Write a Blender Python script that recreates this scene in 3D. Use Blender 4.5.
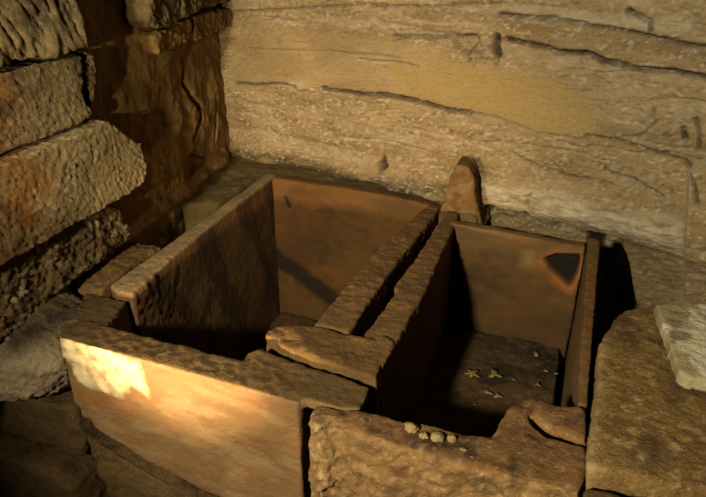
import bpy, bmesh, math, random
import numpy as np
from mathutils import Vector

for o in list(bpy.data.objects):
    bpy.data.objects.remove(o)
SC = bpy.context.scene
COL = SC.collection

# ------------------------------------------------------------------ camera
FPX, PITCH, YAW, H = 616.0, math.radians(26.6), math.radians(21.2), 1.0
cam = bpy.data.cameras.new('camera')
cam.sensor_fit = 'HORIZONTAL'
cam.sensor_width = 36
cam.lens = 36 * FPX / 706
cam.clip_start = 0.02
camo = bpy.data.objects.new('camera', cam)
COL.objects.link(camo)
camo.location = (0, 0, H)
camo.rotation_euler = (math.pi / 2 - PITCH, 0, YAW)
SC.camera = camo

# ------------------------------------------------------------------ world, exposure, lamps
w = bpy.data.worlds.new('cave_dark')
SC.world = w
w.use_nodes = True
w.node_tree.nodes['Background'].inputs[0].default_value = (1.0, 0.62, 0.28, 1)
w.node_tree.nodes['Background'].inputs[1].default_value = 0.006
SC.view_settings.view_transform = 'Standard'
SC.view_settings.look = 'None'
SC.view_settings.gamma = 1
SC.view_settings.use_curve_mapping = False
SC.view_settings.exposure = 0.0


def spot(name, loc, aim, energy, color, size_deg, blend, radius):
    l = bpy.data.lights.new(name, 'SPOT')
    l.energy = energy
    l.color = color
    l.spot_size = math.radians(size_deg)
    l.spot_blend = blend
    l.shadow_soft_size = radius
    o = bpy.data.objects.new(name, l)
    COL.objects.link(o)
    o.location = loc
    o.rotation_euler = (Vector(aim) - Vector(loc)).to_track_quat('-Z', 'Y').to_euler()
    return o


spot('key_lamp', (-0.74, -0.95, 1.38), (0.25, 2.1, 0.35), 670, (1.0, 0.885, 0.655), 92, 0.75, 0.08)
spot('low_lamp', (-0.93, 0.22, 0.06), (-0.92, 1.05, 0.10), 250.0, (1.0, 0.72, 0.40), 52, 1.0, 0.02)
spot('side_lamp', (-0.62, -0.50, 0.82), (-1.66, 2.35, 0.45), 170, (1.0, 0.82, 0.52), 22, 0.5, 0.03)


# ------------------------------------------------------------------ pixel -> place helpers (rays of the calibrated camera)
_f = np.array([-math.sin(YAW) * math.cos(PITCH), math.cos(YAW) * math.cos(PITCH), -math.sin(PITCH)])
_r = np.array([math.cos(YAW), math.sin(YAW), 0.0])
_u = np.cross(_r, _f)
CAM = np.array([0, 0, H])


def ray(x, y):
    return _f + _r * (x - 353) / FPX - _u * (y - 248.5) / FPX


def hit(x, y, O, n):
    d = ray(x, y)
    return CAM + d * (((np.asarray(O) - CAM) @ n) / (d @ n))


# ------------------------------------------------------------------ noise
_rs = np.random.RandomState(7)
_perm = np.concatenate([_rs.permutation(256)] * 3)
_grad = _rs.normal(size=(256, 3))
_grad /= np.linalg.norm(_grad, axis=1)[:, None]


def perlin(P):
    P = np.asarray(P, float)
    i = np.floor(P).astype(int)
    f = P - i
    t = f * f * f * (f * (f * 6 - 15) + 10)
    i &= 255
    out = 0
    for dx in (0, 1):
        wx = t[:, 0] if dx else 1 - t[:, 0]
        for dy in (0, 1):
            wy = t[:, 1] if dy else 1 - t[:, 1]
            for dz in (0, 1):
                wz = t[:, 2] if dz else 1 - t[:, 2]
                h = _perm[_perm[_perm[i[:, 0] + dx] + i[:, 1] + dy] + i[:, 2] + dz]
                g = _grad[h]
                out = out + wx * wy * wz * ((f[:, 0] - dx) * g[:, 0] + (f[:, 1] - dy) * g[:, 1] + (f[:, 2] - dz) * g[:, 2])
    return out * 1.6


def fbm(P, octs=4, gain=0.5):
    P = np.asarray(P, float)
    a, s, o = 1.0, 0.0, 0.0
    for k in range(octs):
        o = o + a * perlin(P * 2.03 ** k + 17.3 * k)
        s += a
        a *= gain
    return o / s


def ridge(P, octs=3):
    P = np.asarray(P, float)
    a, s, o = 1.0, 0.0, 0.0
    for k in range(octs):
        o = o + a * (1 - np.abs(perlin(P * 2.1 ** k + 9.1 * k)) * 2)
        s += a
        a *= 0.5
    return o / s


def sstep(a, b, x):
    t = np.clip((x - a) / (b - a), 0, 1)
    return t * t * (3 - 2 * t)


def seg_dist(P, L):
    """distance of 2-D points to a polyline, and signed offset (positive = above) of the closest segment"""
    best = np.full(len(P), 1e9)
    side = np.zeros(len(P))
    for a, b in zip(L[:-1], L[1:]):
        a = np.array(a, float)
        b = np.array(b, float)
        ab = b - a
        t = np.clip(((P - a) @ ab) / (ab @ ab + 1e-12), 0, 1)
        d = P - (a + t[:, None] * ab)
        l = np.hypot(d[:, 0], d[:, 1])
        m = l < best
        best = np.where(m, l, best)
        sg = ab[0] * d[:, 1] - ab[1] * d[:, 0]
        side = np.where(m, np.sign(sg) * l, side)
    return best, side


def poly_mask(P, poly, soft):
    """1 inside the polygon, fading to 0 over soft, 2-D"""
    q = np.array(list(poly) + [poly[0]], float)
    ins = np.zeros(len(P), bool)
    for a, b in zip(q[:-1], q[1:]):
        c = (a[1] > P[:, 1]) != (b[1] > P[:, 1])
        xx = (b[0] - a[0]) * (P[:, 1] - a[1]) / (b[1] - a[1] + 1e-12) + a[0]
        ins ^= c & (P[:, 0] < xx)
    d, _ = seg_dist(P, q)
    return sstep(-soft, soft, np.where(ins, d, -d))


# ------------------------------------------------------------------ materials
def hexc(h):
    c = [int(h[i:i + 2], 16) / 255 for i in (0, 2, 4)]
    return tuple(((v + 0.055) / 1.055) ** 2.4 if v > 0.04045 else v / 12.92 for v in c) + (1,)


def rock_mat(name, base, alt, fleck, pale='C9B48A', dark='2A1C0C', ochre='8A4E1C', scale=1.0, bump=0.5, bscale=1.0,
             rough=0.85, fleck_at=0.66, stretch=(1, 1, 1), mottling=0.5, grain=0.5):
    m = bpy.data.materials.new(name)
    m.use_nodes = True
    nt = m.node_tree
    N, L = nt.nodes, nt.links
    bs = N['Principled BSDF']
    bs.inputs['Roughness'].default_value = rough
    bs.inputs['Specular IOR Level'].default_value = 0.25
    tc = N.new('ShaderNodeTexCoord')
    mp = N.new('ShaderNodeMapping')
    mp.inputs['Scale'].default_value = stretch
    L.new(tc.outputs['Object'], mp.inputs['Vector'])

    def noise(sc, det, rg=0.6, dist=0.0):
        n = N.new('ShaderNodeTexNoise')
        n.inputs['Scale'].default_value = sc
        n.inputs['Detail'].default_value = det
        n.inputs['Roughness'].default_value = rg
        n.inputs['Distortion'].default_value = dist
        L.new(mp.outputs['Vector'], n.inputs['Vector'])
        return n.outputs['Fac']

    def ramp(src, a, b):
        r = N.new('ShaderNodeMapRange')
        r.inputs['From Min'].default_value = a
        r.inputs['From Max'].default_value = b
        r.interpolation_type = 'SMOOTHSTEP'
        L.new(src, r.inputs['Value'])
        return r.outputs['Result']

    def mix(fac, a, b, k=1.0):
        x = N.new('ShaderNodeMix')
        x.data_type = 'RGBA'
        if k != 1.0:
            mu = N.new('ShaderNodeMath')
            mu.operation = 'MULTIPLY'
            mu.inputs[1].default_value = k
            L.new(fac, mu.inputs[0])
            fac = mu.outputs[0]
        L.new(fac, x.inputs[0])
        for v, s in ((a, 6), (b, 7)):
            if isinstance(v, str):
                x.inputs[s].default_value = hexc(v)
            else:
                L.new(v, x.inputs[s])
        return x.outputs[2]

    c = mix(ramp(noise(3.2 * scale, 5, 0.62, 0.4), 0.36, 0.64), base, alt)
    c = mix(ramp(noise(22 * scale, 6, 0.7), 0.50, 0.72), c, dark, mottling)
    c = mix(ramp(noise(60 * scale, 4, 0.7), fleck_at, fleck_at + 0.1), c, fleck, 0.8)
    c = mix(ramp(noise(130 * scale, 3, 0.7), 0.42, 0.30), c, dark, grain)
    c = mix(ramp(noise(110 * scale, 3, 0.7, 0.3), 0.58, 0.72), c, fleck, grain)
    for nm, colr in (('ochre', ochre), ('dark', dark), ('pale', pale)):
        at = N.new('ShaderNodeAttribute')
        at.attribute_name = nm
        c = mix(at.outputs['Fac'], c, colr)
    L.new(c, bs.inputs['Base Color'])
    b1 = N.new('ShaderNodeBump')
    b1.inputs['Strength'].default_value = bump
    b1.inputs['Distance'].default_value = 0.02
    L.new(noise(38 * bscale, 8, 0.68), b1.inputs['Height'])
    b2 = N.new('ShaderNodeBump')
    b2.inputs['Strength'].default_value = bump * 0.8
    b2.inputs['Distance'].default_value = 0.008
    L.new(noise(120 * bscale, 4, 0.7), b2.inputs['Height'])
    L.new(b1.outputs['Normal'], b2.inputs['Normal'])
    L.new(b2.outputs['Normal'], bs.inputs['Normal'])
    return m


M_WALL = rock_mat('banded_rock', '9A8460', '87714C', 'B8A680', pale='B8AC90', dark='3A2D18', ochre='978050', scale=1.0, bump=0.9,
                  stretch=(1, 1, 2.6), mottling=0.3, fleck_at=0.68, grain=0.4)
M_SHELF = rock_mat('olive_bedrock', '62522C', '504120', '7A6A40', dark='1E1408', bump=0.8)
M_LEFT = rock_mat('brown_rock', '7C6236', '6A5029', '94784A', dark='1E1408', ochre='7C5826', bump=0.6)
M_PIER = rock_mat('rough_masonry', '7C6A46', '6A5634', 'A08E66', pale='948260', dark='2C2210', ochre='7C5420', bump=1.0, bscale=1.5, mottling=0.55, grain=0.8)
M_PIER_FINE = rock_mat('pitted_masonry', '8C7850', '7A6640', 'AE9A72', dark='3A2C14', ochre='7E5420', bump=0.9, bscale=2.6, mottling=0.3, grain=0.8)
M_CONGL = rock_mat('coarse_masonry', '6C5832', '544022', '9C885E', dark='1A1208', ochre='74501E', bump=1.0, bscale=1.2, mottling=0.7, fleck_at=0.6)
M_RIM = rock_mat('worn_stone', '5E4522', '4C3519', '8C7648', pale='C8B083', dark='2A1A0A', ochre='664018', bump=0.55, mottling=0.45)
M_FRONT = rock_mat('limed_stone', '6C5232', '614727', '8C724A', pale='BCA97E', dark='433216', ochre='7E5022', bump=0.5, mottling=0.2, grain=0.15, fleck_at=.72)
M_FACE = rock_mat('crumbly_stone', '785C34', '684C28', '9A7E50', pale='BFA678', dark='3A2812', ochre='74481E', grain=0.75, bump=0.6, mottling=0.45)
M_INNER = rock_mat('smooth_stone', '4E3813', '402B0E', '5E461B', pale='7A6238', dark='170E06', ochre='5E3814', bump=0.25, mottling=0.25, fleck_at=0.7, grain=0.2)
M_TOPBLK = rock_mat('mossy_stone', '6C542A', '5A441F', '94804E', pale='A88E60', dark='281C0A', ochre='6E4A20', bump=0.8, grain=0.85, mottling=0.5, fleck_at=0.62)
M_PALE = rock_mat('pale_stone', '948A6C', '807452', 'AEA586', pale='B8AF92', dark='544A2E', ochre='7E7048', bump=0.6, mottling=0.3)
M_DARK = rock_mat('dark_stone', '54401F', '443218', '7A6238', dark='181006', bump=0.8)
M_SILT = rock_mat('damp_silt', '4A351A', '342514', '5A462A', dark='180F06', bump=0.4, mottling=0.5, fleck_at=0.8, grain=0.12)


def plain(name, h, rough=0.8):
    return rock_mat(name, h, h, h, bump=0.3, rough=rough, mottling=0.15)


M_LEAF = plain('yellow_green_leaf', '686230')
M_FLAKE = plain('pale_flake', '685C40')
M_PEB = rock_mat('buff_pebble', '9A8456', '7C683E', 'BCA678', bump=1.0)
M_STAINED = rock_mat('rust_stained_stone', '523A1A', '443013', '664C26', pale='94784A', dark='0E0703', ochre='764A1C', bump=0.25, mottling=0.25, fleck_at=0.7, grain=0.2)


# ------------------------------------------------------------------ builders
def link(name, me, m, label=None, cat=None, group=None, kind=None, parent=None, recenter=True):
    o = bpy.data.objects.new(name, me)
    COL.objects.link(o)
    if m:
        me.materials.clear()
        me.materials.append(m)
    for p in me.polygons:
        p.use_smooth = True
    if parent:
        o.parent = parent
    if recenter:
        co = np.empty(len(me.vertices) * 3)
        me.vertices.foreach_get('co', co)
        co = co.reshape(-1, 3)
        c = np.array([(co[:, 0].min() + co[:, 0].max()) / 2, (co[:, 1].min() + co[:, 1].max()) / 2, co[:, 2].min()])
        if parent:
            c = np.array(parent.location)
            o.location = (0, 0, 0)
        else:
            o.location = c
        me.vertices.foreach_set('co', (co - c).ravel())
        me.update()
    if label:
        o['label'] = label
    if cat:
        o['category'] = cat
    if group:
        o['group'] = group
    if kind or label:
        o['kind'] = kind or 'thing'
    return o


def add_prism(bm, poly, O, U, V, Nn, lo, hi):
    O, U, V, Nn = [np.asarray(a, float) for a in (O, U, V, Nn)]
    ar = sum(a[0] * b[1] - a[1] * b[0] for a, b in zip(poly, list(poly[1:]) + [poly[0]]))
    if ar < 0:
        poly = poly[::-1]
    bot = [bm.verts.new(O + U * a + V * b + Nn * lo) for a, b in poly]
    top = [bm.verts.new(O + U * a + V * b + Nn * hi) for a, b in poly]
    n = len(poly)
    bm.faces.new(top)
    bm.faces.new(bot[::-1])
    for i in range(n):
        j = (i + 1) % n
        bm.faces.new((bot[i], bot[j], top[j], top[i]))


def flat(poly, z0, z1):        # outline in plan (x, y)
    return lambda bm: add_prism(bm, poly, (0, 0, 0), (1, 0, 0), (0, 1, 0), (0, 0, 1), z0, z1)


def faceY(poly, y0, y1):       # outline in elevation (x, z), extruded along y
    return lambda bm: add_prism(bm, poly, (0, 0, 0), (1, 0, 0), (0, 0, 1), (0, 1, 0), y0, y1)


def faceX(poly, x0, x1):       # outline in elevation (y, z), extruded along x
    return lambda bm: add_prism(bm, poly, (0, 0, 0), (0, 1, 0), (0, 0, 1), (1, 0, 0), x0, x1)


def stone_mesh(name, shapes, voxel=0.008, smooth=4, disp=None, attrs=None, seed=0):
    bm = bmesh.new()
    for s in shapes:
        s(bm)
    bmesh.ops.recalc_face_normals(bm, faces=bm.faces)
    me = bpy.data.meshes.new(name)
    bm.to_mesh(me)
    bm.free()
    t = bpy.data.objects.new('tmp', me)
    COL.objects.link(t)
    r = t.modifiers.new('r', 'REMESH')
    r.mode = 'VOXEL'
    r.voxel_size = voxel
    if smooth:
        s = t.modifiers.new('s', 'SMOOTH')
        s.factor = 0.5
        s.iterations = smooth
    dg = bpy.context.evaluated_depsgraph_get()
    out = bpy.data.meshes.new_from_object(t.evaluated_get(dg))
    bpy.data.objects.remove(t)
    bpy.data.meshes.remove(me)
    out.name = name
    n = len(out.vertices)
    co = np.empty(n * 3)
    out.vertices.foreach_get('co', co)
    co = co.reshape(-1, 3)
    no = np.empty(n * 3)
    out.vertex_normals.foreach_get('vector', no)
    no = no.reshape(-1, 3)
    if attrs:
        for k, v in attrs(co, no).items():
            a = out.attributes.new(k, 'FLOAT', 'POINT')
            a.data.foreach_set('value', np.clip(v, 0, 1).astype(np.float32))
    d = np.zeros(n)
    off = np.zeros((n, 3))
    if disp:
        res = disp(co + seed * 3.7, no, co)
        if isinstance(res, tuple):
            d, off = res
        else:
            d = res
    co2 = co + no * d[:, None] + off
    out.vertices.foreach_set('co', co2.ravel())
    out.update()
    return out


def worn(a=0.006, b=0.003, s=9):
    def f(P, no, co):
        return a * fbm(P * s, 3) * 2 + b * fbm(P * s * 5, 3) * 2
    return f


def rough_disp(a, b, s1, s2):
    def f(P, no, co):
        return a * fbm(P * s1, 3) * 2 - b * np.clip(ridge(P * s2, 2), 0, 1) ** 2 + b * 0.5
    return f


def stone(name, shapes, m, label, cat='stone', voxel=0.008, smooth=4, disp=None, attrs=None, seed=0, group=None, kind=None, parent=None):
    me = stone_mesh(name, shapes, voxel, smooth, disp or worn(), attrs, seed)
    return link(name, me, m, label, cat, group, kind, parent)


def sheet(name, O, U, V, Nn, su, sv, step, disp, attrs, m):
    """a rock face: a grid over O + U*s + V*t displaced along Nn; skirted back so that it has thickness"""
    O, U, V, Nn = [np.asarray(a, float) for a in (O, U, V, Nn)]
    nu = int((su[1] - su[0]) / step) + 1
    nv = int((sv[1] - sv[0]) / step) + 1
    s, t = np.meshgrid(np.linspace(su[0], su[1], nu), np.linspace(sv[0], sv[1], nv), indexing='ij')
    S = np.stack([s.ravel(), t.ravel()], 1)
    d = disp(S)
    co = O + S[:, :1] * U + S[:, 1:] * V + d[:, None] * Nn
    idx = np.arange(nu * nv).reshape(nu, nv)
    q = np.stack([idx[:-1, :-1], idx[1:, :-1], idx[1:, 1:], idx[:-1, 1:]], -1).reshape(-1, 4)
    nrm = np.cross(U, V)
    if nrm @ Nn < 0:
        q = q[:, ::-1]
    # back slab
    rim = np.concatenate([idx[:, 0], idx[-1, 1:], idx[-2::-1, -1], idx[0, -2:0:-1]])
    base = len(co)
    co_b = O + S[rim, :1] * U + S[rim, 1:] * V - 0.5 * Nn
    co = np.concatenate([co, co_b])
    k = len(rim)
    faces = [tuple(int(v) for v in f) for f in q]
    ring = []
    for i in range(k):
        j = (i + 1) % k
        ring.append((int(rim[i]), int(rim[j]), base + j, base + i))
    faces += ring if nrm @ Nn < 0 else [r[::-1] for r in ring]
    faces.append(tuple(range(base, base + k)))
    me = bpy.data.meshes.new(name)
    me.from_pydata([tuple(c) for c in co], [], faces)
    if attrs:
        for kk, v in attrs(S, d).items():
            a = me.attributes.new(kk, 'FLOAT', 'POINT')
            a.data.foreach_set('value', np.concatenate([np.clip(v, 0, 1), np.zeros(k)]).astype(np.float32))
    me.update()
    return link(name, me, m, kind='structure', recenter=False)


# ================================================================== the rock walls
# --- back wall
WA = np.array([-1.80, 2.725, 0.0])
WU = np.array([2.38, -0.42, 0.0])
WU /= np.linalg.norm(WU)
WN = np.array([WU[1], -WU[0], 0.0])
if WN[1] > 0:
    WN = -WN


def wl(*pts):
    out = []
    for x, y in pts:
        p = hit(x, y, WA, WN)
        out.append(((p - WA) @ WU, p[2]))
    return out


CRACKS = [  # polyline, width, depth, overhang of the bed above, recess of the bed below
    (wl((238, 82), (262, 84), (285, 82), (300, 86)), .006, .020, .003, .004),
    (wl((326, 87), (345, 90), (370, 93), (390, 94), (400, 96), (430, 102), (447, 108), (472, 111)), .007, .030, .010, .006),
    (wl((472, 111), (500, 117), (540, 132), (590, 138)), .004, .008, .004, .002),
    (wl((395, 36), (430, 37), (452, 37), (475, 36)), .007, .020, .008, .004),
    (wl((497, 38), (494, 46), (498, 54)), .009, .045, 0, 0),
    (wl((508, 39), (545, 46), (560, 51), (590, 52), (605, 60), (640, 68), (675, 70), (712, 77)), .008, .030, .014, .008),
    (wl((360, 58), (372, 60), (400, 62), (418, 67)), .004, .012, .005, .003),
    (wl((330, 50), (352, 53), (378, 54), (400, 58)), .004, .010, .003, .003),
    (wl((500, 14), (560, 18), (600, 26), (640, 32), (680, 42), (712, 48)), .006, .022, .010, .004),
    (wl((630, 10), (640, 16), (652, 20), (652, 28)), .007, .030, .004, 0),
    (wl((232, 12), (300, 8), (360, 4), (420, 6), (500, 3)), .005, .012, .006, .004),
    (wl((515, 152), (540, 165), (575, 176), (612, 182)), .005, .016, .006, .004),
    (wl((600, 162), (612, 172), (632, 178), (662, 194)), .005, .020, .008, .004),
    (wl((588, 134), (622, 140), (655, 152), (685, 160), (696, 176), (700, 195)), .005, .018, .004, .004),
    (wl((655, 108), (657, 122), (643, 134), (604, 138)), .003, .010, .003, .001),
    (wl((697, 118), (700, 135), (698, 150)), .005, .016, 0, 0),
    (wl((683, 128), (686, 138)), .008, .022, 0, 0),
    (wl((535, 190), (530, 200), (534, 212)), .004, .012, 0, 0),
    (wl((385, 158), (383, 164), (381, 172)), .007, .025, 0, 0),
    (wl((250, 48), (300, 50), (330, 51)), .004, .006, .003, .002),
    (wl((262, 165), (300, 168), (340, 178), (380, 180), (420, 186)), .005, .014, .004, .006),
    (wl((470, 60), (468, 52), (473, 45)), .005, .012, 0, 0),
]
_rc = np.random.RandomState(11)
for _i in range(75):
    _s0, _z0, _len = _rc.uniform(-.05, 2.7), _rc.uniform(.04, 1.05), _rc.uniform(.10, .55)
    _n = 6
    _zz = _z0 - .035 * _len + np.cumsum(_rc.normal(0, .007, _n))
    _L = [(_s0 + _len * k / (_n - 1), float(_zz[k])) for k in range(_n)]
    _w = _rc.uniform(.35, 1.2)
    CRACKS.append((_L, .0035 * _w, .010 * _w, .006 * _w * _rc.uniform(-.6, 1), .005 * _w))
CRACKS[:] = [(L, wd * 1.15, dp * 1.5, ov * 1.4, rc * 1.2) if i < 22 else (L, wd, dp, ov, rc) for i, (L, wd, dp, ov, rc) in enumerate(CRACKS)]
SMOOTH = wl((236, 30), (300, 28), (395, 38), (450, 60), (560, 78), (600, 100), (596, 134), (540, 130), (475, 110), (380, 92), (300, 82), (236, 80))
YELLOW = wl((390, 62), (450, 64), (560, 80), (592, 104), (594, 136), (540, 130), (475, 108), (400, 92))
YELLOW2 = wl((560, 22), (610, 30), (640, 36), (620, 40), (560, 32))
GREYPIT = wl((453, 36), (474, 36), (482, 52), (468, 54), (452, 46))
GREYTOP = wl((500, 4), (560, 6), (620, 12), (690, 18), (706, 40), (640, 28), (590, 24), (520, 14))
PALEBAND = wl((478, 178), (520, 186), (560, 190), (620, 208), (684, 214), (684, 262), (640, 238), (604, 228), (560, 214), (500, 202))
PINK = wl((470, 160), (540, 172), (620, 195), (660, 205), (620, 208), (540, 188), (480, 178))
STEP = wl((690, 170), (688, 230), (682, 312), (900, 330), (900, 120), (760, 120))
POCKET = wl((590, 236), (612, 240), (622, 270), (629, 312), (600, 340), (578, 300))
LOWRIGHT = wl((610, 236), (640, 242), (684, 262), (680, 320), (600, 340))
HOLES = [wl((480, 206), (494, 203), (502, 212), (486, 214)), wl((513, 212), (528, 211), (532, 219), (518, 219)), wl((550, 224), (574, 225), (574, 231), (552, 230)), wl((378, 164), (386, 158), (388, 166), (382, 172))]
GREEN = wl((236, 146), (290, 155), (350, 170), (455, 182), (455, 215), (236, 190))


def back_disp(S):
    P3 = np.stack([S[:, 0], np.zeros(len(S)) + 3.3, S[:, 1]], 1)
    tilt = S[:, 1] + 0.03 * (S[:, 0] - 1.2) + 0.035 * fbm(P3 * [1.2, 1, 1.2], 3)
    sm = poly_mask(S, SMOOTH, 0.03)
    rg = 1 - 0.72 * sm
    d = 0.035 * fbm(P3 * [1.3, 1, 3.0], 3) * 1.5
    # beds: thin ledges of uneven height
    beds = 0
    for fr, am, ph in ((7.5, .016, 0.1), (17, .009, 0.4), (39, .0045, 0.7)):
        x = tilt * fr + ph + 0.35 * fbm(P3 * [2.0, 1, 2.0] * (fr / 8) ** 0.5, 2)
        k = np.floor(x)
        fr_ = x - k
        h0 = np.sin(k * 12.9898) * 0.5
        h1 = np.sin((k + 1) * 12.9898) * 0.5
        beds = beds + am * 2.2 * (h0 + (h1 - h0) * sstep(0.86, 1.0, fr_)) * (0.6 + 0.9 * np.clip(fbm(P3 * 3 + fr, 2) + .5, 0, 1))
    d = d + beds * (0.25 + 0.75 * rg)
    d = d + rg * (0.012 * fbm(P3 * [7, 1, 16], 4) + 0.013 * fbm(P3 * [22, 1, 40], 4) + 0.006 * fbm(P3 * [55, 1, 80], 2) + 0.006 * np.minimum(0, 0.35 - ridge(P3 * [6, 1, 11], 2)))
    d = d + (1 - rg) * 0.003 * fbm(P3 * [8, 1, 60], 3)
    S_all, P3_all, sm_all, d_all = S, P3, sm, d
    for ic, (L, wd, dp, ov, rc) in enumerate(CRACKS):
        la = np.array(L)
        near = np.where((S_all[:, 0] > la[:, 0].min() - .12) & (S_all[:, 0] < la[:, 0].max() + .12) &
                        (S_all[:, 1] > la[:, 1].min() - .22) & (S_all[:, 1] < la[:, 1].max() + .22))[0]
        if len(near) == 0:
            continue
        S, d = S_all[near], d_all[near]
        if ic >= 22:
            q = 1 - .85 * sm_all[near]
            dp, ov, rc = dp * q, ov * q, rc * q
        wob = 0.006 * fbm(np.stack([S[:, 0] * 40, S[:, 1] * 40, S[:, 0] * 0 + 5], 1), 3)
        dist, side = seg_dist(S + np.stack([wob * 0, wob], 1), L)
        side = side * (1 if L[-1][0] >= L[0][0] else -1)
        wv = wd * (0.55 + 0.9 * np.clip(fbm(np.stack([S[:, 0] * 18, S[:, 1] * 3, S[:, 0] * 0 + 2], 1), 2) + 0.5, 0, 1.2))
        d = d - dp * np.exp(-(dist / wv) ** 2)
        d = d + ov * np.exp(-np.maximum(side, 0) / 0.05) * (side > 0) * np.exp(-np.maximum(dist - np.abs(side), 0) / .02)
        d = d - rc * np.exp(-np.maximum(-side, 0) / 0.05) * (side <= 0) * np.exp(-np.maximum(dist - np.abs(side), 0) / .02)
        d_all[near] = d
    S, d = S_all, d_all
    d = d - 0.03 * poly_mask(S, GREYPIT, 0.012)
    # foot of the wall
    right = sstep(1.35, 1.55, S[:, 0])
    foot = sstep(0.075, -0.015, S[:, 1] + 0.02 * fbm(P3 * 9, 3))
    d = d + (1 - right) * (0.05 + 0.03 * fbm(P3 * 6, 2)) * foot
    bulge = np.exp(-((S[:, 1] - 0.075 + 0.03 * sstep(1.6, 2.2, S[:, 0])) / 0.075) ** 2)
    d = d + right * 0.035 * bulge - right * 0.03 * sstep(0.02, -0.08, S[:, 1])
    for h in HOLES:
        d = d - .06 * poly_mask(S, h, .008)
    d = d + 0.075 * poly_mask(S, STEP, 0.008)
    d = d - 0.30 * poly_mask(S, POCKET, 0.02)
    # turns into the left wall
    d = d + 0.10 * sstep(0.16, -0.10, S[:, 0]) ** 1.5
    return d


def back_attrs(S, d):
    P3 = np.stack([S[:, 0], np.zeros(len(S)), S[:, 1]], 1)
    n1 = 0.5 + fbm(P3 * [6, 1, 22], 4) * 1.2
    n2 = 0.5 + fbm(P3 * [14, 1, 30], 4) * 1.3
    sm = poly_mask(S, SMOOTH, .02)
    ochre = 0.85 * poly_mask(S, YELLOW, .03) + 0.7 * poly_mask(S, YELLOW2, .01) + 0.35 * sm * n1 + 0.25 * np.clip(n1 - .6, 0, 1)
    dark = np.zeros(len(S))
    lip = np.zeros(len(S))
    for ic, (L, wd, dp, ov, rc) in enumerate(CRACKS):
        la = np.array(L)
        near = np.where((S[:, 0] > la[:, 0].min() - .05) & (S[:, 0] < la[:, 0].max() + .05) &
                        (S[:, 1] > la[:, 1].min() - .05) & (S[:, 1] < la[:, 1].max() + .05))[0]
        if len(near) == 0:
            continue
        dist, side = seg_dist(S[near], L)
        side = side * (1 if L[-1][0] >= L[0][0] else -1)
        q = 1 - .85 * sm[near] if ic >= 22 else 1
        lip[near] = np.maximum(lip[near], q * (.5 if ic % 3 == 0 else .22) * np.exp(-((dist - .008) / .005) ** 2) * (side < 0))  # lit lip below each crack, painted in as a pale line
        dp = dp * q
        dark[near] = np.maximum(dark[near], (dp / .03) * 0.9 * np.exp(-(dist / (wd * 1.1)) ** 2))
    dark = np.maximum(dark, 0.85 * poly_mask(S, GREEN, .015) * np.clip(n2 + .3, 0, 1))
    dark = np.maximum(dark, 0.45 * sstep(0.62, 0.9, n1) * (1 - sm) * sstep(.3, .8, n2))
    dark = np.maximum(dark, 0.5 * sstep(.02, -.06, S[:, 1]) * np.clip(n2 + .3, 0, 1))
    pale = 0.95 * poly_mask(S, PALEBAND, .03) * np.clip(n2 + .15, 0, 1)
    pale = np.maximum(pale, 0.55 * poly_mask(S, GREYTOP, .015) * np.clip(n1 + .2, 0, 1))
    n3 = 0.5 + fbm(P3 * [45, 1, 80], 3) * 1.3
    pale = np.maximum(pale, 0.6 * (1 - sm) * sstep(.58, .85, n3) * sstep(.3, .7, n2))
    dark = np.maximum(dark, 0.5 * (1 - .7 * sm) * sstep(.40, .12, n3) * sstep(.35, .7, n1))
    band = .5 + 1.3 * fbm(np.stack([S[:, 0] * .8, S[:, 0] * 0, (S[:, 1] + .03 * S[:, 0]) * 11], 1) + 4, 4)
    pale = np.maximum(pale, .30 * sstep(.55, .9, band) * (1 - sm) * np.clip(n2 + .2, 0, 1))
    dark = np.maximum(dark, .25 * sstep(.42, .12, band) * (1 - sm))
    pale = np.maximum(pale, lip * np.clip(n2 + .2, 0, 1) * (1 - .5 * dark))
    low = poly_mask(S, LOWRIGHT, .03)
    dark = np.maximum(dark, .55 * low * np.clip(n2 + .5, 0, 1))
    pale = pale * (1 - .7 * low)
    for h in HOLES:
        dark = np.maximum(dark, .9 * poly_mask(S, h, .008))
    st = poly_mask(S, STEP, .010)
    ochre = np.maximum(ochre, .5 * st)
    pale = np.maximum(pale, 0.9 * st * (1 - st) * 4)  # lit edge of the step, painted pale into the colour
    return {'ochre': ochre, 'dark': dark, 'pale': pale}


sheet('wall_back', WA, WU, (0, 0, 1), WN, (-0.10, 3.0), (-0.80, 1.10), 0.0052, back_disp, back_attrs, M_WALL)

# --- left wall
LA = np.array([-1.76, 2.80, 0.0])
LU = np.array([0.20, -1.0, 0.0])
LU /= np.linalg.norm(LU)
LN = np.array([1.0, 0.20, 0.0])
LN /= np.linalg.norm(LN)


def ll(*pts):
    out = []
    for x, y in pts:
        p = hit(x, y, LA, LN)
        out.append(((p - LA) @ LU, p[2]))
    return out


LCR = [(ll((184, 62), (186, 84), (192, 98), (199, 108), (200, 120), (194, 138)), .012, .07),
       (ll((214, 100), (216, 120), (214, 140)), .005, .02),
       (ll((200, 150), (192, 156), (210, 158)), .006, .02),
       (ll((140, 118), (158, 112)), .005, .015),
       (ll((222, 150), (205, 165), (190, 178)), .012, .03)]


def left_disp(S):
    P3 = np.stack([S[:, 0], S[:, 0] * 0 + 8.2, S[:, 1]], 1)
    d = sstep(.05, .4, S[:, 0]) * 0.05 * fbm(P3 * [2.6, 1, 2.6], 3) + 0.014 * fbm(P3 * [9, 1, 9], 4) + 0.006 * fbm(P3 * [26, 1, 26], 3)
    for L, wd, dp in LCR:
        dist, side = seg_dist(S + 0.008 * np.stack([fbm(P3 * 25, 2), fbm(P3 * 25 + 4, 2)], 1), L)
        d = d - dp * np.exp(-(dist / wd) ** 2)
    d = d + 0.04 * sstep(.06, -.03, S[:, 1]) * sstep(0, .3, S[:, 0])
    return d


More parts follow.
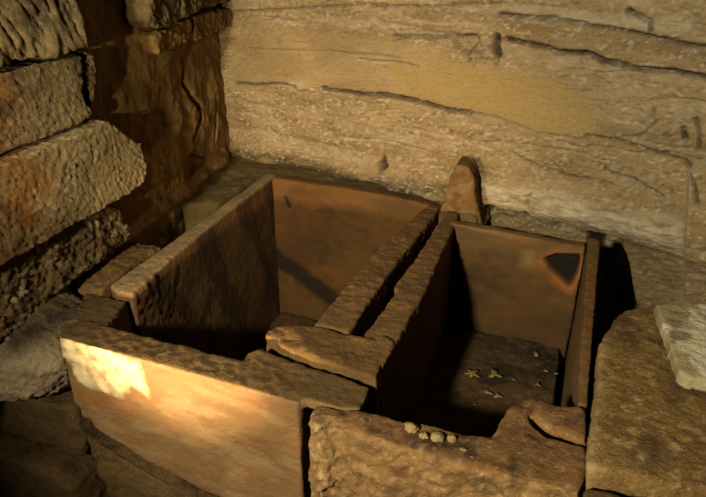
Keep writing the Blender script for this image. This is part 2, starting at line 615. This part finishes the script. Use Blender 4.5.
def left_attrs(S, d):
    P3 = np.stack([S[:, 0], S[:, 0] * 0, S[:, 1]], 1)
    return {'ochre': 0.4 * sstep(.5, .8, .5 + fbm(P3 * 7, 3)), 'dark': 0.4 * sstep(.55, .8, .5 + fbm(P3 * 5 + 3, 3))}


sheet('wall_left', LA, LU, (0, 0, 1), LN, (-0.10, 1.30), (-0.80, 1.10), 0.007, left_disp, left_attrs, M_LEFT)


# --- floor of the cave in front of the basins and bedrock shelf behind them
def floor_disp(S):
    P3 = np.stack([S[:, 0], S[:, 1], S[:, 0] * 0], 1)
    return 0.03 * fbm(P3 * 2.5, 3) + 0.015 * fbm(P3 * 11, 3)


sheet('floor', (0, 0, -0.80), (1, 0, 0), (0, 1, 0), (0, 0, 1), (-2.6, 1.6), (-1.2, 3.0), 0.03, floor_disp, None, M_DARK)
sh = stone('floor_shelf', [flat([(-1.95, 1.95), (-1.60, 1.98), (-1.425, 2.08), (-1.425, 2.425), (-1.30, 2.445), (-0.52, 2.445), (-0.50, 2.36), (-0.40, 2.33),
                                 (-0.36, 2.31), (-0.34, 2.62), (-1.95, 2.95)], -0.78, -0.012)], M_SHELF, None, None, voxel=0.014,
           disp=rough_disp(.010, .008, 6, 18), kind='structure')

# ================================================================== masonry pier on the left
FX = -1.42


def course_ends(P, no, co, groove):
    return groove


def tooled(P, no, co):         # tall worn tool grooves
    Q = np.stack([P[:, 0] * 8, P[:, 1] * 26 + P[:, 2] * 9, P[:, 2] * 9], 1)
    return 0.012 * fbm(P * 7, 3) * 2 - 0.020 * np.clip(ridge(Q, 2) - .25, 0, 1) ** 1.5 + 0.003 * fbm(P * 60, 3)


def pitted(P, no, co):
    return 0.003 * fbm(P * 7, 3) * 2 + 0.0055 * fbm(P * 60, 3) + 0.006 * fbm(P * 100, 2)


def coarse(P, no, co):
    return 0.008 * fbm(P * 9, 3) * 2 + 0.013 * fbm(P * 48, 3) + 0.008 * fbm(P * 90, 2)


def pier_attr(oz):
    def f(co, no):
        n = .5 + fbm(co * 9, 4) * 1.1
        och = sstep(1.30, 1.12, co[:, 1] + .12 * fbm(co * 7, 3)) * oz
        return {'ochre': och * np.clip(n + .3, 0, 1), 'pale': .4 * sstep(.5, .8, .5 + fbm(co * 50 + 5, 3) * 1.2) * sstep(.35, .65, .5 + fbm(co * 9 + 5, 3)),
                'dark': .6 * sstep(.62, .8, .5 + fbm(co * 6 + 9, 4))}
    return f


PG = 'courses of the masonry pier'
stone('masonry_block', [faceX([(.45, .712), (.95, .700), (1.17, .705), (1.50, .712), (1.495, .78), (1.475, .86), (1.44, 1.02), (1.40, 1.25), (.45, 1.25)], -1.98, FX)],
      M_PIER, 'top masonry block of the left pier, grey and deeply grooved', 'masonry block', .0075, 3, tooled, pier_attr(0), 1, PG)
stone('masonry_block', [faceX([(.45, .492), (1.00, .486), (1.40, .500), (1.475, .515), (1.45, .58), (1.47, .66), (1.475, .696), (1.10, .690), (.45, .690)], -1.98, FX - .012)],
      M_PIER, 'mottled grey masonry block second from the top of the left pier, rust stain at left', 'masonry block', .007, 3, pitted, pier_attr(.9), 2, PG)
stone('masonry_block', [faceX([(.45, .232), (1.10, .222), (1.35, .228), (1.58, .240), (1.625, .255), (1.642, .302), (1.625, .385), (1.59, .405), (1.545, .450), (1.50, .492), (1.10, .476), (.45, .478)], -1.98, FX + .02)],
      M_PIER_FINE, 'large buff pitted block of the left pier with broken upper corner and orange left end', 'masonry block', .007, 3, pitted, pier_attr(1.0), 3, PG)
stone('masonry_block', [faceX([(.45, -.02), (1.05, .0), (1.19, .03), (1.37, .052), (1.52, .058), (1.56, .09), (1.52, .135), (1.50, .19), (1.47, .222), (1.10, .214), (.45, .220)], -1.98, FX - .01)],
      M_CONGL, 'dark coarse pebbly block at the foot of the left pier', 'masonry block', .007, 3, coarse, pier_attr(.3), 4, PG)
stone('rubble_stone', [faceX([(1.492, .53), (1.53, .60), (1.545, .68), (1.51, .698), (1.487, .64)], -1.62, -1.45)], M_PIER,
      'narrow upright stone at the end of the second pier course', 'stone', .006, 3, pitted, None, 5)

# boulder of the pier foot
def blob(c, r, p=2.3):
    def f(bm):
        res = bmesh.ops.create_icosphere(bm, subdivisions=4, radius=1)
        for v in res['verts']:
            n = v.co.copy()
            l = (abs(n.x) ** p + abs(n.y) ** p + abs(n.z) ** p) ** (1 / p)
            n /= l
            v.co = (c[0] + n.x * r[0], c[1] + n.y * r[1], c[2] + n.z * r[2])
    return f


def boulder_attr(co, no):
    n = .5 + fbm(co * 12, 4) * 1.3
    return {'pale': .5 * sstep(.02, -.12, co[:, 2] + .05 * fbm(co * 9, 3)) * sstep(-1.20, -1.32, co[:, 0]) * np.clip(n + .5, 0, 1),
            'dark': np.clip(n + .3, 0, 1) * .85 * sstep(-1.47, -1.36, co[:, 0] - .7 * (co[:, 2] - .0) + .06 * fbm(co * 12, 3)) + .35 * sstep(.6, .8, .5 + fbm(co * 20, 3))}


stone('boulder', [blob((-1.66, 1.13, -.12), (.36, .19, .165), 2.6)],
      M_CONGL,
      'rounded grey and white boulder below the pier, left of the bright trough front', 'boulder', .007, 2, lambda P, no, co: coarse(P, no, co) * sstep(-1.50, -1.36, co[:, 0] - .9 * (co[:, 2] - .0)) + .045 * fbm(P * 5, 3) + .003 * fbm(P * 50, 3), boulder_attr, 6)
stone('rubble_stone', [faceY([(-2.0, -.27), (-1.42, -.255), (-1.285, -.24), (-1.268, -.36), (-1.30, -.44), (-2.0, -.46)], 1.02, 1.30)], M_DARK,
      'brown stone under the rounded white boulder at lower left', 'stone', .009, 4, rough_disp(.014, .008, 7, 20), None, 7)
stone('rubble_stone', [faceY([(-2.0, -.47), (-1.36, -.455), (-1.29, -.50), (-1.23, -.80), (-2.0, -.80)], 0.95, 1.28)], M_DARK,
      'dark smooth stone in the bottom left corner', 'stone', .010, 4, rough_disp(.010, .006, 6, 18), None, 8)
stone('rubble_stone', [faceY([(-1.265, -.34), (-1.06, -.415), (-.90, -.450), (-.84, -.50), (-.82, -.80), (-1.20, -.80)], 1.02, 1.25)], M_DARK,
      'rough brown stone carrying the left end of the bright trough front', 'stone', .009, 4, rough_disp(.014, .008, 7, 20), None, 9)
stone('rubble_stone', [faceX([(1.265, -.06), (1.30, -.002), (1.46, .022), (1.60, .012), (1.64, -.06), (1.63, -.20), (1.27, -.20)], -1.50, -1.366)], M_RIM,
      'brown wedge stone between the pier and the left basin slab', 'stone', .006, 4, worn(.006, .004), None, 10)

# stones of the ledge at the top of the left wall
def lblock(pts, lo, hi):
    return lambda bm: add_prism(bm, ll(*pts), LA, LU, (0, 0, 1), LN, lo, hi)


stone('ledge_stone', [lblock([(124, -16), (183, -20), (182, 4), (180, 12), (160, 18), (134, 28), (126, 20)], -.15, .09)], M_PIER,
      'pale rough stone sticking out at the top of the dark left wall', 'stone', .008, 3, coarse, None, 11)
stone('ledge_stone', [lblock([(186, -20), (240, -26), (238, -2), (205, 3), (188, 8)], -.15, .07)], M_PIER,
      'small pale stone at the top edge, right of the sticking-out ledge stone', 'stone', .008, 3, coarse, None, 12)
stone('ledge_stone', [lblock([(138, 36), (160, 26), (178, 18), (178, 38), (160, 48), (142, 54)], -.15, .06)], M_LEFT,
      'brown ledge stone with scored marks below the pale sticking-out stone', 'stone', .008, 3, coarse, None, 13)
stone('ledge_stone', [lblock([(181, 16), (205, 10), (226, 8), (224, 22), (205, 32), (182, 40)], -.15, .06)], M_LEFT,
      'brown ledge stone above the black crevice, beside the scored one', 'stone', .008, 3, coarse, None, 14)

# ================================================================== the basins
SG = 'slabs of the two basins'


def inner_attr(dark_fn=None, **kw):
    def f(co, no):
        up = np.clip(no[:, 2], 0, 1)
        n = .5 + fbm(co * 8, 4) * 1.2
        d = {'dark': .25 * sstep(.55, .8, n), 'ochre': .5 * sstep(.5, .8, .5 + fbm(co * [4, 4, 9] + 3, 3)), 'pale': np.zeros(len(co))}
        if dark_fn:
            dark_fn(co, no, d)
        return d
    return f


def left_slab_attr(co, no, d):
    # slanting dark streaks on the inner face
    s = co[:, 1] + co[:, 2] * 0.45
    d['ochre'] *= .5
    d['dark'] = np.maximum(d['dark'], .6 * sstep(.25, .6, np.sin(s * 22 + 3 * fbm(co * 3, 2))) * (no[:, 0] > .4))
    d['pale'] = .22 * np.clip(no[:, 2], 0, 1)


stone('stone_slab', [flat([(-1.358, 1.325), (-1.31, 1.298), (-1.250, 1.305), (-1.288, 1.6), (-1.320, 2.0), (-1.338, 2.46), (-1.395, 2.46), (-1.378, 2.0)], -.78, .004)],
      M_RIM, 'long upright slab forming the left side of the left basin', 'slab', .007, 4, lambda P, no, co: .005 * fbm(P * 6, 3) + (.001 + .0035 * sstep(1.75, 1.35, co[:, 1])) * fbm(P * 38, 3), inner_attr(left_slab_attr), 20, SG)


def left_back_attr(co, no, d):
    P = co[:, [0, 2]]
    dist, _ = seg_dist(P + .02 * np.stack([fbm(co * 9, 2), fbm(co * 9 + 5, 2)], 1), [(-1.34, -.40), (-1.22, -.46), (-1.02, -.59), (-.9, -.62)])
    d['dark'] = np.maximum(d['dark'], .9 * sstep(.07, .03, dist))  # dark slanting band across the slab
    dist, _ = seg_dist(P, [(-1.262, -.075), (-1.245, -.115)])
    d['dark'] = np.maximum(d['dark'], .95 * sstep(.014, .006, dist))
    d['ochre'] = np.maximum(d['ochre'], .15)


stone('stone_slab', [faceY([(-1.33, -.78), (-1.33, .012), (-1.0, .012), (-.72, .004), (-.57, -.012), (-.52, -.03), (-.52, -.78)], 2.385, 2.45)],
      M_INNER, 'smooth brown slab closing the back of the left basin, with a dark slanting band', 'slab', .007, 4, worn(.003, .0008, 5), inner_attr(left_back_attr), 21, SG)
stone('stone_slab', [flat([(-.655, 1.37), (-.545, 1.37), (-.54, 1.9), (-.522, 2.37), (-.580, 2.38), (-.64, 1.9)], -.78, -.002)],
      M_RIM, 'thick upright slab forming the right side of the left basin', 'slab', .007, 4, worn(.004, .003, 8), None, 22, SG)
stone('stone_slab', [flat([(-.500, 1.37), (-.402, 1.25), (-.400, 1.67), (-.424, 2.12), (-.436, 2.34), (-.490, 2.34), (-.490, 1.86), (-.504, 1.66), (-.485, 1.63)], -.78, -.002)],
      M_RIM, 'upright dividing slab on the left side of the right basin', 'slab', .006, 4, worn(.003, .0025, 9), None, 23, SG)


def spike_attr(co, no):
    return {'dark': .4 * sstep(.5, .8, .5 + fbm(co * 16, 3)), 'pale': .07 * sstep(.4, .8, .5 + fbm(co * 20, 3))}


stone('pointed_stone', [faceY([(-.535, -.08), (-.512, .02), (-.492, .10), (-.480, .16), (-.466, .195), (-.415, .198), (-.392, .165), (-.380, .08), (-.362, .02), (-.33, -.06)], 2.335, 2.54)],
      M_RIM, 'pointed brown stone standing at the wall end of the dividing slab', 'stone', .006, 4, rough_disp(.007, .004, 12, 26), spike_attr, 24)

HOLE = [(-.072, -.088), (-.030, -.062), (.046, -.050), (.056, -.075), (.050, -.130), (.034, -.186), (.0, -.160), (-.045, -.125)]


def rb_back_attr(co, no, d):
    P = co[:, [0, 2]]
    h = poly_mask(P, HOLE, .008)
    hd, _ = seg_dist(P, HOLE + HOLE[:1])
    halo = sstep(.055, .0, hd + .02 * fbm(co * 20, 3))
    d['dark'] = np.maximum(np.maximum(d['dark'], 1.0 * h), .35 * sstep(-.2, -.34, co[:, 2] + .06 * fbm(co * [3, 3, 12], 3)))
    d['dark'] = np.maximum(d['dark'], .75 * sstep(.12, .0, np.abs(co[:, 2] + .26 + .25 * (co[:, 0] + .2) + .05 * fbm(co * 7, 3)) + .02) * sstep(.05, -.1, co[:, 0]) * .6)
    d['ochre'] = np.maximum(d['ochre'], 1.0 * halo)
    hl = poly_mask(P + .01, [(-.14, -.06), (-.11, -.05), (-.10, -.11), (-.13, -.115)], .045)  # small highlight painted into the colour
    d['ochre'] = np.maximum(d['ochre'] * .3, halo)
    d['pale'] = np.maximum(.5 * hl, .12 * sstep(-.16, -.02, co[:, 2])) * (1 - h)
    d['ochre'] *= 1 - h


def rb_back_disp(P, no, co):
    h = poly_mask(co[:, [0, 2]], HOLE, .012) * (no[:, 1] < -.5)
    return .006 * fbm(P * 6, 3) + .002 * fbm(P * 30, 3) - h * (.045 + .012 * fbm(P * 30, 3))


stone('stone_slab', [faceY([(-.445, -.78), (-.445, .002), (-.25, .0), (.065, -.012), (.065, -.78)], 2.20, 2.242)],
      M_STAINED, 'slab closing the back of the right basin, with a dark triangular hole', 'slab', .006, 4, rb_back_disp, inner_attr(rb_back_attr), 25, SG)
stone('stone_slab', [flat([(.086, 1.285), (.108, 1.285), (.108, 1.5), (.113, 2.26), (.100, 2.285), (.070, 2.275), (.072, 2.18), (.080, 1.6)], -.78, -.004)],
      M_RIM, 'narrow reddish upright slab on the right side of the right basin', 'slab', .006, 4, worn(.002, .0015, 9), inner_attr(), 26, SG)


# trough front, with its dark rim
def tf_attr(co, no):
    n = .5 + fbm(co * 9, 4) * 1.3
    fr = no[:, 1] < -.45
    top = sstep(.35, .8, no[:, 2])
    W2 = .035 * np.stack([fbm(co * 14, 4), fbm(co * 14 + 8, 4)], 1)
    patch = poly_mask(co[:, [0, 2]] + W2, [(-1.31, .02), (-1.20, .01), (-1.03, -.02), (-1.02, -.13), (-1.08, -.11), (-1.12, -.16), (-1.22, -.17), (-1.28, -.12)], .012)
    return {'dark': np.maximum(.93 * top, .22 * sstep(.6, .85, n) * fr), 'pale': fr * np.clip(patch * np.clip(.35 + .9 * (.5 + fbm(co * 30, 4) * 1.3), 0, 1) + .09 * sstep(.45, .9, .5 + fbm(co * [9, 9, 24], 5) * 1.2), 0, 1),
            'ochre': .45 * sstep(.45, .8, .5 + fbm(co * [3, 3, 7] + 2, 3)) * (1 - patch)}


def tf_disp(P, no, co):
    W2 = .035 * np.stack([fbm(co * 14, 4), fbm(co * 14 + 8, 4)], 1)
    patch = poly_mask(co[:, [0, 2]] + W2, [(-1.31, .02), (-1.20, .01), (-1.03, -.02), (-1.02, -.13), (-1.08, -.11), (-1.12, -.16), (-1.22, -.17), (-1.28, -.12)], .006) * (no[:, 1] < -.5)
    rim = sstep(.3, .8, no[:, 2])
    return .0035 * fbm(P * 7, 3) * 2 + .002 * fbm(P * 45, 3) + patch * (.003 + .012 * fbm(P * 30, 4)) + rim * .006 * fbm(P * 40, 3)


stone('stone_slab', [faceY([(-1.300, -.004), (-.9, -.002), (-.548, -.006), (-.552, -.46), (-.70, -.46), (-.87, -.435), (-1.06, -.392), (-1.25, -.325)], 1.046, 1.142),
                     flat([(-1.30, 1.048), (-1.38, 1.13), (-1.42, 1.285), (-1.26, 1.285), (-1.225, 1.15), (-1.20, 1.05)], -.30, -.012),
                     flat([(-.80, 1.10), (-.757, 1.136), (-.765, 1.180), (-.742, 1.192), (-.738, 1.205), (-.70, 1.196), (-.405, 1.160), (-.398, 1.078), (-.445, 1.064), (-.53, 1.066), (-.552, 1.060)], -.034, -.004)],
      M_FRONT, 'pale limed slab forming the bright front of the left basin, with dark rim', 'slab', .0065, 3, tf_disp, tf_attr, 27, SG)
stone('stone_slab', [flat([(-.760, 1.262), (-.752, 1.310), (-.732, 1.322), (-.690, 1.340), (-.635, 1.362), (-.531, 1.348), (-.463, 1.345), (-.440, 1.378), (-.405, 1.360), (-.408, 1.28), (-.397, 1.192), (-.690, 1.226), (-.715, 1.25)], -.14, .002)],
      M_RIM, 'flat stone bridging the near ends of the two middle slabs', 'slab', .006, 3, rough_disp(.006, .004, 9, 24), None, 28, SG)


# crumbling front of the right basin
def rf_attr(co, no):
    n = .5 + fbm(co * 16, 4) * 1.3
    fr = no[:, 1] < -.3
    rib = sstep(-.42, -.48, co[:, 0])
    return {'pale': np.clip(.5 * sstep(.55, .8, .5 + fbm(co * 40, 4) * 1.3) * (.06 + .5 * rib) + .15 * sstep(.7, .9, .5 + fbm(co * 60, 3) * 1.3), 0, 1),
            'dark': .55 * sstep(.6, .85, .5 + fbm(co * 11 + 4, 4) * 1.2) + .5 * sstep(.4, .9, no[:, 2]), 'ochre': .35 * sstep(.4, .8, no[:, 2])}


def rf_disp(P, no, co):
    fr = sstep(-.2, -.7, no[:, 1])
    g = poly_mask(co[:, [0, 2]], [(-.50, -.03), (-.47, -.03), (-.47, -.14), (-.51, -.15)], .012)
    hole = poly_mask(co[:, [0, 2]], [(-.505, -.24), (-.475, -.22), (-.465, -.30), (-.50, -.30)], .012)
    return .010 * fbm(P * 8, 3) * 2 + fr * (.012 * fbm(P * 20, 3) + .012 * fbm(P * 45, 3) + .006 * fbm(P * 90, 2) - .025 * hole - .008 * g) + (1 - fr) * .005 * fbm(P * 26, 3)


stone('stone_block', [flat([(-.504, 1.02), (-.504, 1.060), (-.450, 1.056), (-.390, 1.066), (-.25, 1.080), (-.094, 1.088), (-.086, 1.150), (-.062, 1.215), (-.025, 1.256), (.015, 1.268), (.104, 1.272), (.104, 1.168), (.032, 1.184), (.0, 1.206), (-.010, 1.226), (-.020, 1.222), (-.014, 1.192), (.002, 1.172), (.032, 1.150), (.104, 1.132), (.104, 1.00), (-.10, .99), (-.30, .995), (-.44, 1.012), (-.470, .985), (-.498, .995)], -.79, -.002)],
      M_FACE, 'crumbling tan block forming the front of the right basin, with rounded inner corner', 'stone block', .0065, 3, rf_disp, rf_attr, 29, SG)


# floors of the basins
def silt_attr(co, no):
    return {'dark': .7 * sstep(.5, .8, .5 + fbm(co * 6, 4) * 1.2), 'pale': .05 * sstep(.75, .95, .5 + fbm(co * 55, 3) * 1.4)}


stone('basin_floor', [flat([(-1.32, 1.15), (-.66, 1.225), (-.66, 2.38), (-1.32, 2.38)], -.79, -.71)], M_SILT,
      'dark silty bottom of the left basin', 'basin floor', .012, 4, worn(.010, .004, 6), silt_attr, 30)
stone('basin_floor', [flat([(-.39, 1.10), (-.10, 1.10), (-.04, 1.28), (.045, 1.29), (.045, 2.195), (-.425, 2.195)], -.78, -.46)], M_SILT,
      'dark bottom of the right basin with leaves and flakes on it', 'basin floor', .010, 4, worn(.006, .003, 7), silt_attr, 31)


# ================================================================== block at the right and the pale slab on it
def rblk_attr(co, no):
    n = .5 + fbm(co * 10, 4) * 1.3
    edge = sstep(.16, .115, co[:, 0])
    return {'pale': np.maximum(.6 * edge * np.clip(n, 0, 1), .35 * sstep(.65, .85, .5 + fbm(co * 30, 4) * 1.2)), 'dark': .6 * sstep(.55, .85, .5 + fbm(co * 7 + 3, 4) * 1.2),
            'ochre': .15 * n}


stone('stone_block', [flat([(.110, 1.048), (.122, 1.32), (.124, 1.51), (.132, 1.557), (.158, 1.659), (.192, 1.735), (.34, 1.800), (.60, 1.86), (1.0, 1.80), (1.0, 1.12), (.333, 1.068)], -.70, .028)],
      M_TOPBLK, 'large rough brown block right of the right basin, carrying the pale slab', 'stone block', .008, 4,
      lambda P, no, co: .005 * fbm(P * 6, 3) * 2 + .004 * fbm(P * 26, 4) + .005 * fbm(P * 70, 2), rblk_attr, 32)
stone('stone_block', [flat([(.12, .86), (.35, .88), (1.0, .92), (1.0, 1.09), (.34, 1.048), (.12, 1.026)], -.80, -.012)],
      M_DARK, 'low brown stone along the foot of the big right block', 'stone block', .009, 4, rough_disp(.012, .008, 8, 22), None, 33)


def pale_attr(co, no):
    n = .5 + fbm(co * [9, 9, 1], 4) * 1.4
    return {'pale': .7 * sstep(.5, .62, n), 'dark': .55 * sstep(.6, .85, .5 + fbm(co * 14 + 2, 3) * 1.2), 'ochre': .3 * sstep(.5, .3, n)}


stone('stone_slab', [flat([(.262, 1.712), (.300, 1.395), (.318, 1.378), (.62, 1.42), (.60, 1.84), (.405, 1.770)], .036, .075)],
      M_PALE, 'pale grey slab lying on the big block at the right', 'slab', .006, 3, lambda P, no, co: .003 * fbm(P * 10, 3) + .003 * fbm(P * 40, 3), pale_attr, 34)


# ================================================================== small things
def pebble(name, x, y, z, r, label, cat, group, m, seed):
    rs = np.random.RandomState(seed)
    bm = bmesh.new()
    bmesh.ops.create_icosphere(bm, subdivisions=3, radius=1)
    co = np.array([v.co[:] for v in bm.verts])
    k = 1 + .45 * fbm(co * 1.3 + seed * 5.1, 3) * 1.5
    sc = np.array([r * rs.uniform(.85, 1.25), r * rs.uniform(.7, 1.0), r * .65])
    for v, c, kk in zip(bm.verts, co, k):
        q = c * kk * sc
        v.co = (x + q[0], y + q[1], z + sc[2] * .75 + q[2])
    me = bpy.data.meshes.new(name)
    bm.to_mesh(me)
    bm.free()
    return link(name, me, m, label, cat, group)


def leaf(x, y, z, r, lobes, label, cat, group, m, seed, name='leaf'):
    rs = np.random.RandomState(seed)
    bm = bmesh.new()
    n = lobes * 6
    ring_t, ring_b = [], []
    for i in range(n):
        a = 2 * math.pi * i / n
        rr = r * (.68 + .32 * math.cos(a * lobes) + rs.uniform(-.08, .08))
        zz = .10 * r * math.sin(a * 2 + seed) + .08 * r
        ring_t.append(bm.verts.new((x + rr * math.cos(a + seed), y + rr * math.sin(a + seed), z + zz + .0025)))
        ring_b.append(bm.verts.new((x + rr * math.cos(a + seed), y + rr * math.sin(a + seed), z + zz)))
    ct = bm.verts.new((x, y, z + .14 * r + .0025))
    cb = bm.verts.new((x, y, z + .14 * r))
    for i in range(n):
        j = (i + 1) % n
        bm.faces.new((ct, ring_t[i], ring_t[j]))
        bm.faces.new((cb, ring_b[j], ring_b[i]))
        bm.faces.new((ring_b[i], ring_b[j], ring_t[j], ring_t[i]))
    me = bpy.data.meshes.new(name)
    bm.to_mesh(me)
    bm.free()
    return link(name, me, m, label, cat, group)


def fl(px, py, z):
    p = hit(px, py, (0, 0, z), np.array([0, 0, 1.0]))
    return p[0], p[1], z


LG, FG = 'leaves on the right basin floor', 'flakes on the right basin floor'
x, y, z = fl(472, 374, -.452)
leaf(x, y, z, .030, 5, 'bright yellow-green leaf at left on the right basin floor', 'leaf', LG, M_LEAF, 1)
x, y, z = fl(495, 375, -.452)
leaf(x, y, z, .032, 3, 'dull green leaf right of the bright yellow-green leaf', 'leaf', LG, M_LEAF, 2)
FL = [(489, 393, .022, 'pale flake nearest the black front shadow, left one of the pair'),
      (498, 396, .022, 'pale flake in the front pair, right one next to the rounded corner'),
      (536, 354, .024, 'largest white flake, lying farthest back on the right basin floor'),
      (546, 371, .013, 'small white flake left of its twin under the big white flake'),
      (556, 374, .013, 'small white flake near the reddish side slab'),
      (538, 385, .016, 'buff flake just behind the rounded corner of the front block'),
      (514, 380, .010, 'tiny buff flake in the middle of the right basin floor'),
      (475, 405, .009, 'tiny pale flake at the edge of the black front shadow')]
for i, (px, py, r, lb) in enumerate(FL):
    x, y, z = fl(px, py, -.452)
    leaf(x, y, z, r * .8, 3 if i % 2 else 2, lb, 'flake', FG, M_FLAKE, 3 + i, 'stone_flake')
PB = [(411, 429, .017, 'largest pale lump at the left end of the row on the basin rim'),
      (424, 436, .011, 'pale lump second from left on the right basin rim'),
      (437, 439, .015, 'round buff lump third from left on the right basin rim'),
      (452, 439, .011, 'flat buff lump fourth from left on the right basin rim'),
      (463, 450, .008, 'small white pebble below the row of lumps on the rim'),
      (472, 458, .006, 'smallest white pebble, lowest and rightmost below the rim')]
for i, (px, py, r, lb) in enumerate(PB):
    x, y, z = fl(px, py, .0)
    pebble('pebble', x, y, -.004, r, lb, 'pebble', 'pale lumps on the right basin rim', M_PEB, 40 + i)
